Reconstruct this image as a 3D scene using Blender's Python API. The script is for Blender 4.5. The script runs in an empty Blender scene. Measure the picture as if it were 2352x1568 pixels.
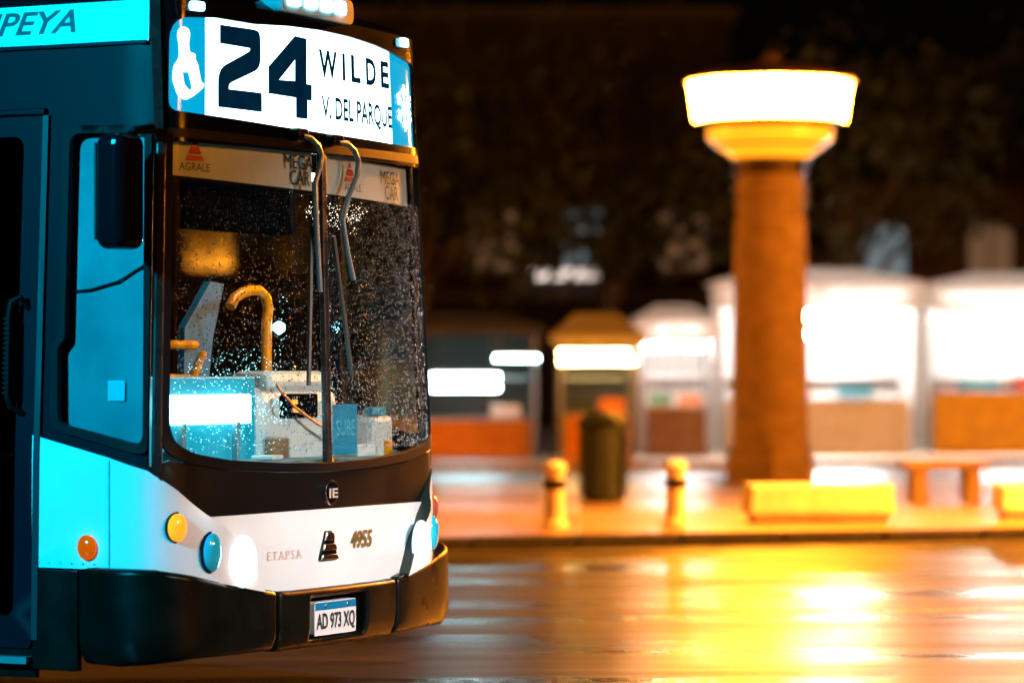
import bpy, bmesh, math, random, bisect
from mathutils import Vector, Matrix
from mathutils.geometry import delaunay_2d_cdt
random.seed(7)
R = math.radians
scene = bpy.context.scene
COL = scene.collection

# ------------------------------------------------------------------ camera, sky, moon, exposure
cam_d = bpy.data.cameras.new('camera')
cam = bpy.data.objects.new('camera', cam_d); COL.objects.link(cam)
cam.location = (0, 0, 1.6); cam.rotation_euler = (R(90), 0, 0)
cam_d.sensor_width = 36; cam_d.lens = 36 * 7500 / 2352; cam_d.shift_y = 63 / 2352
cam_d.clip_end = 2000
cam_d.dof.use_dof = True; cam_d.dof.focus_distance = 15.2; cam_d.dof.aperture_fstop = 1.25
scene.camera = cam
world = bpy.data.worlds.new('World'); scene.world = world; world.use_nodes = True
wn = world.node_tree
sky = wn.nodes.new('ShaderNodeTexSky'); sky.sky_type = 'NISHITA'; sky.sun_disc = False
sky.sun_elevation = R(1.0); sky.sun_rotation = R(200)
wn.links.new(sky.outputs[0], wn.nodes['Background'].inputs[0]); wn.nodes['Background'].inputs[1].default_value = 0.0006
moon = bpy.data.lights.new('moon', 'SUN'); moon.energy = 0.01; moon.angle = R(0.5); moon.color = (1, .9, .8)
mo = bpy.data.objects.new('moon', moon); COL.objects.link(mo); mo.rotation_euler = (R(50), 0, R(-160)); mo.location = (0, 0, 60)
vs = scene.view_settings
vs.view_transform = 'Standard'; vs.look = 'None'; vs.exposure = 0.0; vs.gamma = 1.0; vs.use_curve_mapping = False
scene.render.engine = 'CYCLES'
cy = scene.cycles
cy.use_denoising = True; cy.max_bounces = 10; cy.transparent_max_bounces = 16; cy.sample_clamp_indirect = 6; cy.caustics_reflective = False; cy.caustics_refractive = False

# ------------------------------------------------------------------ materials
MATS = {}
def mat(name, col=(.5, .5, .5), rough=.5, metal=0.0, emit=None, es=1.0, var=None, bump=None, coat=0.0, rvar=None, ior=1.45, spec=.5):
    m = bpy.data.materials.new(name); m.use_nodes = True; MATS[name] = m
    nt = m.node_tree; b = nt.nodes['Principled BSDF']
    b.inputs['Base Color'].default_value = (*col, 1); b.inputs['Roughness'].default_value = rough
    b.inputs['Metallic'].default_value = metal; b.inputs['Coat Weight'].default_value = coat; b.inputs['IOR'].default_value = ior; b.inputs['Specular IOR Level'].default_value = spec
    if emit:
        b.inputs['Emission Color'].default_value = (*emit, 1); b.inputs['Emission Strength'].default_value = es
    tc = nt.nodes.new('ShaderNodeTexCoord')
    def noise(scale, detail=6):
        n = nt.nodes.new('ShaderNodeTexNoise'); n.inputs['Scale'].default_value = scale; n.inputs['Detail'].default_value = detail
        nt.links.new(tc.outputs['Object'], n.inputs['Vector']); return n
    if var:
        n = noise(var[0]); r = nt.nodes.new('ShaderNodeValToRGB')
        c2 = var[1] if isinstance(var[1], tuple) else tuple(max(0, c * var[1]) for c in col)
        r.color_ramp.elements[0].position = .35; r.color_ramp.elements[1].position = .65
        r.color_ramp.elements[0].color = (*c2, 1); r.color_ramp.elements[1].color = (*col, 1)
        nt.links.new(n.outputs[0], r.inputs[0]); nt.links.new(r.outputs[0], b.inputs['Base Color'])
    if rvar:
        n = noise(rvar[0]); r = nt.nodes.new('ShaderNodeMapRange')
        r.inputs[1].default_value = .35; r.inputs[2].default_value = .65; r.inputs[3].default_value = rvar[1]; r.inputs[4].default_value = rvar[2]
        nt.links.new(n.outputs[0], r.inputs[0]); nt.links.new(r.outputs[0], b.inputs['Roughness'])
    if bump:
        n = noise(bump[0], 4); k = nt.nodes.new('ShaderNodeBump'); k.inputs['Strength'].default_value = bump[1]; k.inputs['Distance'].default_value = bump[2] if len(bump) > 2 else .01
        nt.links.new(n.outputs[0], k.inputs['Height']); nt.links.new(k.outputs[0], b.inputs['Normal'])
    return m
def glass(name, tint=(1, 1, 1), rough=.02, refl=1.0, bump=None):
    m = bpy.data.materials.new(name); m.use_nodes = True; nt = m.node_tree; MATS[name] = m
    nt.nodes.remove(nt.nodes['Principled BSDF']); out = nt.nodes['Material Output']
    tr = nt.nodes.new('ShaderNodeBsdfTransparent'); tr.inputs[0].default_value = (*tint, 1)
    gl = nt.nodes.new('ShaderNodeBsdfGlossy'); gl.inputs['Roughness'].default_value = rough; gl.inputs[0].default_value = (refl, refl, refl, 1)
    fr = nt.nodes.new('ShaderNodeFresnel'); ge = nt.nodes.new('ShaderNodeNewGeometry'); io = nt.nodes.new('ShaderNodeMapRange')
    io.inputs[3].default_value = 1.45; io.inputs[4].default_value = 1 / 1.45   # same pane, whichever face the ray meets
    nt.links.new(ge.outputs['Backfacing'], io.inputs[0]); nt.links.new(io.outputs[0], fr.inputs[0])
    mx = nt.nodes.new('ShaderNodeMixShader')
    if bump:
        tc = nt.nodes.new('ShaderNodeTexCoord'); n = nt.nodes.new('ShaderNodeTexNoise'); n.inputs['Scale'].default_value = bump[0]
        nt.links.new(tc.outputs['Object'], n.inputs['Vector'])
        k = nt.nodes.new('ShaderNodeBump'); k.inputs['Strength'].default_value = bump[1]; k.inputs['Distance'].default_value = .004
        nt.links.new(n.outputs[0], k.inputs['Height']); nt.links.new(k.outputs[0], gl.inputs['Normal'])
    nt.links.new(fr.outputs[0], mx.inputs[0]); nt.links.new(tr.outputs[0], mx.inputs[1]); nt.links.new(gl.outputs[0], mx.inputs[2])
    nt.links.new(mx.outputs[0], out.inputs[0]); return m

paint = mat('bus_white_paint', (.78, .79, .8), .28, coat=.5, var=(2.5, .93), bump=(3, .03))
navy = mat('bus_dark_paint', (.002, .0035, .008), .4, rvar=(1.2, .4, .46), spec=.1)
black = mat('gloss_black', (.003, .004, .006), .12, rvar=(2, .1, .16), bump=(90, .04, .002), spec=.2)
apron_m = mat('black_panel', (.005, .0045, .004), .3, rvar=(2, .26, .36), bump=(140, .15, .002), spec=.35)
rubber = mat('rubber', (.004, .004, .005), .5, spec=.12)
post_m = mat('wet_pillar', (.03, .02, .018), .25, metal=.3, rvar=(9, .18, .4), bump=(60, .2, .003))
bump_m = mat('bumper_plastic', (.002, .0035, .0025), .3, rvar=(7, .26, .4), bump=(25, .06, .004), spec=.2)
wall_m = mat('headlamp_recess', (.02, .035, .03), .4)
sign_w = mat('sign_white_lit', (.8, .8, .8), .08, emit=(.6, .97, 1), es=3.0)
sign_b = mat('sign_blue_lit', (.0, .08, .14), .08, emit=(.0, .5, .9), es=.8, spec=.1)
icon_w = mat('sign_icon_lit', (.8, .8, .8), .3, emit=(.8, 1, 1), es=2.5)
letter = mat('sign_lettering', (.001, .006, .016), .8, var=(7, (.002, .03, .07)), emit=(.0, .012, .035), es=1.0, spec=.0)
chrome = mat('chrome', (.75, .72, .7), .18, metal=1.0)
steel = mat('brushed_steel', (.42, .45, .48), .35, metal=.8, bump=(50, .1, .002))
arm_m = mat('wiper_arm_metal', (.07, .15, .19), .32)
blade_m = mat('wiper_blade', (.02, .02, .02), .45)
blind_m = mat('sun_strip', (.62, .66, .66), .5, var=(6, .9))
red_p = mat('logo_red', (.6, .05, .02), .4)
ink = mat('logo_ink', (.02, .03, .035), .5)
pink = mat('faded_red_print', (.68, .42, .38), .5)
gold = mat('fleet_number_gold', (.3, .12, .015), .4, var=(30, (.07, .08, .02)))
olive = mat('fleet_number_olive', (.08, .09, .03), .4)
amber = mat('amber_lens', (.8, .25, .01), .15, emit=(1, .36, .02), es=1.1, coat=.6, bump=(120, .3, .003))
amber_d = mat('amber_marker', (.5, .03, .0), .12, emit=(1, .16, .0), es=.6, coat=.3, var=(14, (.25, .0, .0)))
bluelens = mat('blue_lens', (.01, .42, .6), .1, coat=.8)
redlens = mat('red_lens', (.35, .06, .04), .15, coat=.6)
halo_m = mat('headlight_lens_bloom', (.8, .85, .9), .15, emit=(.45, .8, 1), es=.9)  # outer lens ring made to glow, standing in for bluish bloom
head_m = mat('headlight_lit', (.9, .9, .9), .2, emit=(.95, .98, 1), es=22)
ledroof = mat('roof_led', (.8, .9, .9), .2, emit=(.25, .85, 1), es=9)
ledbody = mat('led_pod_body', (.3, .38, .4), .3)
plate_w = mat('plate_white', (.72, .66, .64), .4)
plate_b = mat('plate_blue', (.0, .16, .34), .35)
windglass = glass('windscreen_glass', (.93, .97, .97), .03, 1.0, bump=(35, .05))
sideglass = glass('side_glass', (.75, .92, .95), .04)
doorglass = glass('door_glass', (.05, .07, .08), .05)
drop_m = bpy.data.materials.new('rain_drop'); drop_m.use_nodes = True
_g = drop_m.node_tree.nodes.new('ShaderNodeBsdfGlass'); _g.inputs['IOR'].default_value = 1.33; _g.inputs['Roughness'].default_value = .03
_q = drop_m.node_tree.nodes.new('ShaderNodeBsdfGlossy'); _q.inputs['Roughness'].default_value = .3; _x = drop_m.node_tree.nodes.new('ShaderNodeMixShader'); _x.inputs[0].default_value = .14
drop_m.node_tree.links.new(_g.outputs[0], _x.inputs[1]); drop_m.node_tree.links.new(_q.outputs[0], _x.inputs[2])
drop_m.node_tree.links.new(_x.outputs[0], drop_m.node_tree.nodes['Material Output'].inputs[0])
int_dark = mat('interior_dark', (.004, .004, .005), .8, spec=.0)
int_grey = mat('dashboard_grey', (.16, .3, .34), .45, var=(5, .7))
int_light = mat('interior_light_grey', (.6, .58, .56), .45)
int_blue = mat('seat_blue', (.01, .16, .28), .5)
yellow = mat('yellow_rail', (.95, .3, .0), .3, coat=.3)
ledpanel = mat('cab_display_lit', (.8, .9, .9), .3, emit=(.25, .9, 1), es=10)
card_b = mat('card_reader_blue', (.01, .2, .34), .4, emit=(0, .2, .34), es=.25)
card_t = mat('card_reader_print', (.1, .45, .5), .4, emit=(.1, .4, .45), es=.2)
tyre_m = mat('tyre', (.015, .015, .015), .7)
spark_b = mat('dash_lamp', (.2, .7, .9), .2, emit=(.3, .9, 1), es=9)
spark_o = mat('dash_lamp_orange', (.9, .3, .05), .2, emit=(1, .25, .02), es=2.5)

# ------------------------------------------------------------------ mesh helpers
def link(o, parent=None):
    COL.objects.link(o)
    if parent: o.parent = parent
    return o
def obj(name, verts, faces, m, parent=None, smooth=False, mi=None, mats=None, loc=None):
    me = bpy.data.meshes.new(name); me.from_pydata([tuple(v) for v in verts], [], faces)
    for mm in (mats or [m]): me.materials.append(mm)
    if mi: me.polygons.foreach_set('material_index', mi)
    bm = bmesh.new(); bm.from_mesh(me); bmesh.ops.recalc_face_normals(bm, faces=bm.faces); bm.to_mesh(me); bm.free()
    if smooth:
        me.polygons.foreach_set('use_smooth', [True] * len(me.polygons)); me.set_sharp_from_angle(angle=R(38))
    o = bpy.data.objects.new(name, me)
    if loc: o.location = loc
    return link(o, parent)
def empty(name, loc, rz=0):
    o = bpy.data.objects.new(name, None); o.location = loc; o.rotation_euler = (0, 0, rz); o.empty_display_size = .3
    return link(o)
def tag(o, label=None, cat=None, group=None, kind=None):
    for k, v in (('label', label), ('category', cat), ('group', group), ('kind', kind)):
        if v: o[k] = v
    return o
def bev(o, w=.01, seg=2):
    b = o.modifiers.new('bevel', 'BEVEL'); b.width = w; b.segments = seg; b.limit_method = 'ANGLE'; b.angle_limit = R(40); return o
def box(name, c, d, m, parent=None, b=0, rz=0, top=1.0, ry=0):
    x, y, z = (k / 2 for k in d); vs_ = []
    rot = Matrix.Rotation(rz, 3, 'Z') @ Matrix.Rotation(ry, 3, 'Y')
    for sz in (-1, 1):
        for sx, sy in ((-1, -1), (1, -1), (1, 1), (-1, 1)):
            k = top if sz > 0 else 1
            vs_.append(Vector(c) + rot @ Vector((sx * x * k, sy * y * k, sz * z)))
    o = obj(name, vs_, [(0, 3, 2, 1), (4, 5, 6, 7), (0, 1, 5, 4), (1, 2, 6, 5), (2, 3, 7, 6), (3, 0, 4, 7)], m, parent)
    return bev(o, b) if b else o
def tube_geo(pts, r, n=8, closed=False):
    pts = [Vector(p) for p in pts]; V, F = [], []
    rs = r if isinstance(r, (list, tuple)) else [r] * len(pts)
    up = Vector((0, 0, 1))
    for i, p in enumerate(pts):
        a = pts[max(i - 1, 0)]; b = pts[min(i + 1, len(pts) - 1)]
        t = (b - a).normalized()
        ref = up if abs(t.dot(up)) < .95 else Vector((1, 0, 0))
        if i and abs(t.dot(lastx)) < .95: x = (lastx - t * t.dot(lastx)).normalized()
        else: x = t.cross(ref).normalized()
        lastx = x; y = t.cross(x)
        for k in range(n):
            q = 2 * math.pi * k / n; V.append(p + (x * math.cos(q) + y * math.sin(q)) * rs[i])
    for i in range(len(pts) - 1):
        for k in range(n):
            a = i * n + k; b = i * n + (k + 1) % n; F.append((a, b, b + n, a + n))
    F.append(tuple(range(n))[::-1]); F.append(tuple(range((len(pts) - 1) * n, len(pts) * n)))
    return V, F
def tube(name, pts, r, m, parent=None, n=8):
    V, F = tube_geo(pts, r, n); return obj(name, V, F, m, parent, smooth=True)
def lathe(name, prof, m, parent=None, n=24, loc=(0, 0, 0), smooth=True, phase=0):
    V, F = [], []
    for r, z in prof:
        for k in range(n):
            q = 2 * math.pi * k / n + phase; V.append((loc[0] + r * math.cos(q), loc[1] + r * math.sin(q), loc[2] + z))
    for i in range(len(prof) - 1):
        for k in range(n):
            a = i * n + k; b = i * n + (k + 1) % n; F.append((a, b, b + n, a + n))
    F.append(tuple(range(n))[::-1]); F.append(tuple(range((len(prof) - 1) * n, len(prof) * n)))
    return obj(name, V, F, m, parent, smooth=smooth)
def disc_x(name, c, ax, r, depth, m, parent, n=20, sy=1.0, dome=0.0):
    """short round lens: axis ax"""
    ax = Vector(ax).normalized(); zz = Vector((0, 0, 1)); x = ax.cross(zz).normalized(); y = x.cross(ax).normalized()
    V, F = [], []
    for (k, d) in ((1, 0), (1, depth), (.8, depth + dome * .6), (.4, depth + dome)):
        for i in range(n):
            q = 2 * math.pi * i / n; V.append(Vector(c) + ax * d + (x * math.cos(q) + y * math.sin(q) * sy) * r * k)
    for j in range(3):
        for i in range(n):
            a = j * n + i; b = j * n + (i + 1) % n; F.append((a, b, b + n, a + n))
    F.append(tuple(range(n))[::-1]); F.append(tuple(range(3 * n, 4 * n)))
    return obj(name, V, F, m, parent, smooth=True)

# ------------------------------------------------------------------ bus body surface: s runs round the plan from the front's middle, z is height
W, B, RC, TT, RR = 2.5, .114, .16, .121, .046
def plan():
    vf = lambda u: B * ((2 * u / W - 1) ** 2); h = []
    for i in range(41):
        u = W / 2 - (W / 2 - RC) * i / 40; h.append((u, vf(u)))
    p0 = h[-1]; sl = -(4 * B / W) * (2 * RC / W - 1); c = (0, p0[1] + sl * RC); p2 = (0, c[1] + RC)
    for i in range(1, 13):
        t = i / 12; h.append(((1 - t) ** 2 * p0[0] + 2 * t * (1 - t) * c[0] + t * t * p2[0], (1 - t) ** 2 * p0[1] + 2 * t * (1 - t) * c[1] + t * t * p2[1]))
    for k in range(1, 60): h.append((0, p2[1] + .2 * k))
    S = [0]
    for a, b in zip(h, h[1:]): S.append(S[-1] + math.dist(a, b))
    return h, S
HALF, SA = plan()
def pl(s):
    a = abs(s); i = min(max(bisect.bisect_right(SA, a) - 1, 0), len(SA) - 2)
    t = (a - SA[i]) / (SA[i + 1] - SA[i]); p, q = HALF[i], HALF[i + 1]
    u = p[0] + (q[0] - p[0]) * t; v = p[1] + (q[1] - p[1]) * t
    return (u if s <= 0 else W - u), v
def P(s, z, off=0.0):
    u, v = pl(s); u1, v1 = pl(s - 8e-3); u2, v2 = pl(s + 8e-3)
    tx, ty = u2 - u1, v2 - v1; l = math.hypot(tx, ty)
    u += ty / l * off; v += -tx / l * off
    k = max(0, z - 1.2) / 1.95
    return Vector((W / 2 + (u - W / 2) * (1 - 2 * TT * k / W), v + RR * k, z))
def nrm(s):
    u1, v1 = pl(s - 8e-3); u2, v2 = pl(s + 8e-3); return Vector((v2 - v1, -(u2 - u1), 0)).normalized()
def dens(loop, step):
    o = []
    for a, b in zip(loop, loop[1:] + loop[:1]):
        n = max(1, int(math.ceil(math.dist(a, b) / step)))
        for i in range(n): o.append((a[0] + (b[0] - a[0]) * i / n, a[1] + (b[1] - a[1]) * i / n))
    return o
def rnd(poly, r, n=5):
    o = []
    rs = r if isinstance(r, (list, tuple)) else [r] * len(poly)
    for i, p in enumerate(poly):
        a = Vector(poly[i - 1]); b = Vector(p); c = Vector(poly[(i + 1) % len(poly)])
        if rs[i] <= 0: o.append(tuple(b)); continue
        d1 = min(rs[i], (a - b).length * .48); d2 = min(rs[i], (c - b).length * .48)
        p0 = b + (a - b).normalized() * d1; p2 = b + (c - b).normalized() * d2
        for k in range(n + 1):
            t = k / n; q = p0 * (1 - t) ** 2 + b * 2 * t * (1 - t) + p2 * t * t; o.append((q.x, q.y))
    return o
def inside(p, poly):
    x, y = p; c = False; j = len(poly) - 1
    for i in range(len(poly)):
        xi, yi = poly[i]; xj, yj = poly[j]
        if (yi > y) != (yj > y) and x < (xj - xi) * (y - yi) / (yj - yi) + xi: c = not c
        j = i
    return c
def mir(poly): return [(-a, b) for a, b in poly][::-1]
def patch(name, outer, m, off=0.0, thick=.012, holes=(), parent=None, step=.06, rim=None, offf=None, bevel=0, surf=P):
    loops = [dens(list(outer), step)] + [dens(list(h), step) for h in holes]
    pts, edges = [], []
    for L in loops:
        b = len(pts); pts += [Vector(p) for p in L]; edges += [(b + i, b + (i + 1) % len(L)) for i in range(len(L))]
    nb = len(pts)
    xs = [p[0] for p in loops[0]]; ys = [p[1] for p in loops[0]]
    x = min(xs) + step * .5
    while x < max(xs):
        y = min(ys) + step * .5
        while y < max(ys):
            if inside((x, y), loops[0]) and not any(inside((x, y), h) for h in loops[1:]):
                if all((x - p.x) ** 2 + (y - p.y) ** 2 > (step * .45) ** 2 for p in pts[:nb]): pts.append(Vector((x, y)))
            y += step
        x += step
    vo, eo, fo, *_ = delaunay_2d_cdt(pts, edges, [], 0, 1e-6)
    tris = []
    for f in fo:
        cx = sum(vo[i][0] for i in f) / 3; cyy = sum(vo[i][1] for i in f) / 3
        if inside((cx, cyy), loops[0]) and not any(inside((cx, cyy), h) for h in loops[1:]): tris.append(tuple(f))
    used = sorted({i for f in tris for i in f}); ix = {k: i for i, k in enumerate(used)}
    tris = [tuple(ix[i] for i in f) for f in tris]; n = len(used)
    of = offf or (lambda s, z: off)
    V = [surf(vo[i][0], vo[i][1], of(vo[i][0], vo[i][1])) for i in used] + [surf(vo[i][0], vo[i][1], of(vo[i][0], vo[i][1]) - thick) for i in used]
    cnt = {}
    for f in tris:
        for a, b in ((f[0], f[1]), (f[1], f[2]), (f[2], f[0])): cnt.setdefault((min(a, b), max(a, b)), []).append((a, b))
    F = list(tris) + [(c + n, b + n, a + n) for a, b, c in tris]; mi = [0] * len(F)
    for k, l in cnt.items():
        if len(l) == 1: a, b = l[0]; F.append((b, a, a + n, b + n)); mi.append(1 if rim else 0)
    o = obj(name, V, F, m, parent, smooth=True, mi=mi if rim else None, mats=[m, rim] if rim else None)
    return bev(o, bevel, 3) if bevel else o
def glyphs(text, shear=0.0, bold=0.0):
    c = bpy.data.curves.new('t', 'FONT'); c.body = text; c.shear = shear; c.resolution_u = 3; c.offset = bold
    o = bpy.data.objects.new('t', c); COL.objects.link(o)
    bpy.context.view_layer.update()
    me = bpy.data.meshes.new_from_object(o.evaluated_get(bpy.context.evaluated_depsgraph_get()))
    V = [v.co.copy() for v in me.vertices]; F = [tuple(p.vertices) for p in me.polygons]
    bpy.data.objects.remove(o); bpy.data.curves.remove(c); bpy.data.meshes.remove(me)
    x0 = min(v.x for v in V); x1 = max(v.x for v in V); y0 = min(v.y for v in V); y1 = max(v.y for v in V)
    return [((v.x - x0) / (x1 - x0), (v.y - y0) / (y1 - y0)) for v in V], F
def text(name, body, s0, s1, z0, z1, m, parent, off=.006, shear=0.0, surf=P, bold=0.0):
    V, F = glyphs(body, shear, bold)
    return obj(name, [surf(s0 + a * (s1 - s0), z0 + b * (z1 - z0), off) for a, b in V], F, m, parent)

# ------------------------------------------------------------------ ground: road, kerb, pavement, far road, plaza
def ground_mat(name, c1, c2, sc, r0, r1, bs, bstr, coarse=.35, tile=None, stretch=1.0):
    m = bpy.data.materials.new(name); m.use_nodes = True; nt = m.node_tree; b = nt.nodes['Principled BSDF']; N = nt.nodes.new; Lk = nt.links.new
    b.inputs['IOR'].default_value = 1.4
    tc = N('ShaderNodeTexCoord'); mp = N('ShaderNodeMapping'); mp.inputs['Rotation'].default_value = (0, 0, -math.atan2(1.8, 5.48)); mp.inputs['Scale'].default_value = (stretch, 1, 1); Lk(tc.outputs['Object'], mp.inputs['Vector'])
    n1 = N('ShaderNodeTexNoise'); n1.inputs['Scale'].default_value = sc; n1.inputs['Detail'].default_value = 8; Lk(tc.outputs['Object'], n1.inputs['Vector'])
    rp = N('ShaderNodeValToRGB'); rp.color_ramp.elements[0].color = (*c1, 1); rp.color_ramp.elements[1].color = (*c2, 1); rp.color_ramp.elements[0].position = .35; rp.color_ramp.elements[1].position = .68
    Lk(n1.outputs[0], rp.inputs[0]); Lk(rp.outputs[0], b.inputs['Base Color'])
    n2 = N('ShaderNodeTexNoise'); n2.inputs['Scale'].default_value = coarse; n2.inputs['Detail'].default_value = 5; Lk(mp.outputs[0], n2.inputs['Vector'])
    mr = N('ShaderNodeMapRange'); mr.inputs[1].default_value = .38; mr.inputs[2].default_value = .62; mr.inputs[3].default_value = r0; mr.inputs[4].default_value = r1
    Lk(n2.outputs[0], mr.inputs[0]); Lk(mr.outputs[0], b.inputs['Roughness'])
    n3 = N('ShaderNodeTexNoise'); n3.inputs['Scale'].default_value = bs; n3.inputs['Detail'].default_value = 4; Lk(tc.outputs['Object'], n3.inputs['Vector'])
    k = N('ShaderNodeBump'); k.inputs['Strength'].default_value = bstr; k.inputs['Distance'].default_value = .01
    Lk(n3.outputs[0], k.inputs['Height']); last = k
    if tile:
        br = N('ShaderNodeTexBrick'); br.inputs['Scale'].default_value = 1 / tile; br.inputs['Mortar Size'].default_value = .02; br.offset = 0
        Lk(tc.outputs['Object'], br.inputs['Vector']); k2 = N('ShaderNodeBump'); k2.inputs['Strength'].default_value = .5; k2.inputs['Distance'].default_value = .006; k2.invert = True
        Lk(br.outputs['Fac'], k2.inputs['Height']); Lk(k.outputs[0], k2.inputs['Normal']); last = k2
    Lk(last.outputs[0], b.inputs['Normal']); return m
road_m = ground_mat('wet_asphalt', (.012, .012, .012), (.035, .033, .03), 14, .23, .42, 26, .4, coarse=1.3, stretch=.16)
pave_m = ground_mat('wet_paving', (.2, .14, .09), (.36, .26, .17), 6, .3, .55, 12, .3, tile=.4)
KA = math.atan2(1.8, 5.48); KO = Vector((2, 29.55, 0)); E1 = Vector((math.cos(KA), math.sin(KA), 0)); E2 = Vector((-math.sin(KA), math.cos(KA), 0))
def st(a, n, z=0.0): q = KO + E1 * a + E2 * n; return Vector((q.x, q.y, z))
tag(obj('road', [(-300, -60, 0), (300, -60, 0), (300, 500, 0), (-300, 500, 0)], [(0, 1, 2, 3)], road_m), kind='structure')
def slab(name, a0, a1, n0, n1, z0, z1, m):
    V = [st(a, n, z) for z in (z0, z1) for a, n in ((a0, n0), (a1, n0), (a1, n1), (a0, n1))]
    return tag(obj(name, V, [(0, 3, 2, 1), (4, 5, 6, 7), (0, 1, 5, 4), (1, 2, 6, 5), (2, 3, 7, 6), (3, 0, 4, 7)], m), kind='structure')
slab('pavement', -60, 60, .16, 13, -.05, .12, pave_m)
slab('plaza', -90, 90, 21, 200, -.05, .12, pave_m)
slab('tarmac_joint', -60, 60, -4.7, -4.62, -.03, .004, mat('tar_seam', (.004, .004, .004), .75))
slab('gutter', -60, 60, -.55, -.01, -.03, .005, mat('gutter_concrete', (.05, .045, .04), .5, var=(3, .5), rvar=(2, .3, .6)))
kerb_m = mat('kerb_granite', (.03, .028, .026), .55, var=(8, .5), bump=(20, .4, .01))
kerb = slab('kerb', -60, 60, .02, .155, -.05, .09, kerb_m)
kme = None
for i in range(-14, 16):
    V0 = [(x, y, z) for z in (-.03, .125) for x, y in ((-.49, 0), (.49, 0), (.49, .15), (-.49, .15))]
    if kme is None:
        o = obj('kerb_stone', V0, [(0, 3, 2, 1), (4, 5, 6, 7), (0, 1, 5, 4), (1, 2, 6, 5), (2, 3, 7, 6), (3, 0, 4, 7)], kerb_m, kerb); kme = o.data
    else: o = link(bpy.data.objects.new('kerb_stone', kme), kerb)
    bev(o, .018)
    p = st(i, random.uniform(-.006, .006), random.uniform(-.006, .006)); o.location = p; o.rotation_euler = (0, 0, KA + random.uniform(-.006, .006))
line_m = mat('road_paint', (.55, .53, .48), .4, var=(10, .35), rvar=(3, .25, .5))
for i, a in enumerate((-9.9, -3.9, 2.1, 8.1)):
    slab('lane_marking', a, a + 3.0, -7.86, -7.72, -.03, .004, line_m)

# ------------------------------------------------------------------ the bus
bus = empty('bus', (-1.442, 14.138, 0), R(90 - 27.79))
tag(bus, 'city bus with lit 24 WILDE destination sign, white lower front and black bumper', 'bus')
def bp(name, *a, **k): return patch(name, *a, parent=bus, **k)
ZT = lambda s: 3.18 - .055 * s * s
sign_out = [(-1.2, 2.735), (-.9, 2.725), (-.4, 2.708), (0, 2.7), (.4, 2.697), (.8, 2.695), (1.2, 2.695)] + [(s, ZT(s)) for s in (1.2, .9, .6, .3, 0, -.3, -.6)] + [(-.9, 3.165), (-1.2, 3.145)]
so = rnd(sign_out, [.05] + [0] * 5 + [.04, .1] + [0] * 7 + [.1])
bp('sign_housing', rnd([(-1.243, 2.6), (1.243, 2.6), (1.243, 3.235), (-1.243, 3.235)], .02), black, off=.012, thick=.03, holes=[so], step=.07, bevel=.006)
dsign = bp('destination_sign', [(-.952, 2.73), (-.9, 2.725), (-.4, 2.708), (0, 2.7), (.4, 2.697), (.822, 2.696), (.822, ZT(.822))] + [(s, ZT(s)) for s in (.6, .3, 0, -.3, -.6)] + [(-.9, 3.165), (-.958, 3.16)], sign_w, off=-.004, thick=.02, step=.07)
tag(dsign, 'glowing white destination sign reading 24 WILDE V. DEL PARQUE')
sp1 = bp('sign_end_panel', [(-1.24, 2.7), (-.955, 2.7), (-.955, 3.2), (-1.24, 3.2)], sign_b, off=-.006, thick=.02)
sp2 = bp('sign_end_panel', [(.826, 2.66), (1.24, 2.66), (1.24, 3.2), (.826, 3.2)], sign_b, off=-.006, thick=.02)
two = rnd([(-.853, 3.138), (-.56, 3.136), (-.541, 3.11), (-.541, 2.964), (-.792, 2.878), (-.792, 2.853), (-.534, 2.852), (-.533, 2.766), (-.865, 2.769), (-.866, 2.94), (-.62, 3.037), (-.62, 3.05), (-.853, 3.055)],
          [0, .05, .04, .05, .03, 0, 0, 0, 0, .06, .02, 0, 0])
patch('route_digit', two, letter, off=.004, thick=.006, parent=dsign, step=.05)
patch('route_digit', [(-.236, 3.135), (-.134, 3.131), (-.141, 2.92), (-.091, 2.919), (-.094, 2.846), (-.134, 2.846), (-.137, 2.758), (-.232, 2.758), (-.23, 2.851), (-.47, 2.855), (-.468, 2.978)], letter,
      off=.004, thick=.006, holes=[[(-.234, 3.032), (-.237, 2.927), (-.388, 2.922)]], parent=dsign, step=.05)
for ch, a, b in (('W', -.02, .165), ('I', .222, .252), ('L', .318, .425), ('D', .49, .615), ('E', .675, .785)):
    text('sign_letter', ch, a, b, 2.962, 3.092, letter, dsign, off=.005, bold=.03)
text('sign_lettering', 'V. DEL PARQUE', .0, .8, 2.752, 2.878, letter, dsign, off=.005, bold=.018)
# wheelchair symbol, snowflake
wc = rnd([(-1.144, 3.037), (-1.154, 3.06), (-1.15, 3.095), (-1.114, 3.112), (-1.08, 3.1), (-1.072, 3.075), (-1.082, 3.04), (-1.075, 2.998), (-1.031, 2.996), (-1.035, 2.966), (-1.018, 2.956), (-.99, 2.868), (-.969, 2.869), (-.973, 2.85), (-1.05, 2.804), (-1.101, 2.785), (-1.147, 2.804), (-1.178, 2.873), (-1.172, 2.933), (-1.14, 2.972)], .015, 3)
patch('wheelchair_symbol', wc, icon_w, off=.0, thick=.004, holes=[[(-1.123, 2.908), (-1.078, 2.911), (-1.051, 2.842), (-1.072, 2.827), (-1.11, 2.855)]], parent=sp1, step=.04)
V, F = [], []
def quad(c, a, l, w):
    d = Vector((math.cos(a), math.sin(a))); n = Vector((-d.y, d.x)); b = len(V)
    for p in (c - n * w, c + d * l - n * w, c + d * l + n * w, c + n * w): V.append(P(1.0 + p.x * 1.0, 2.885 + p.y, .002))
    F.append((b, b + 1, b + 2, b + 3))
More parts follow.
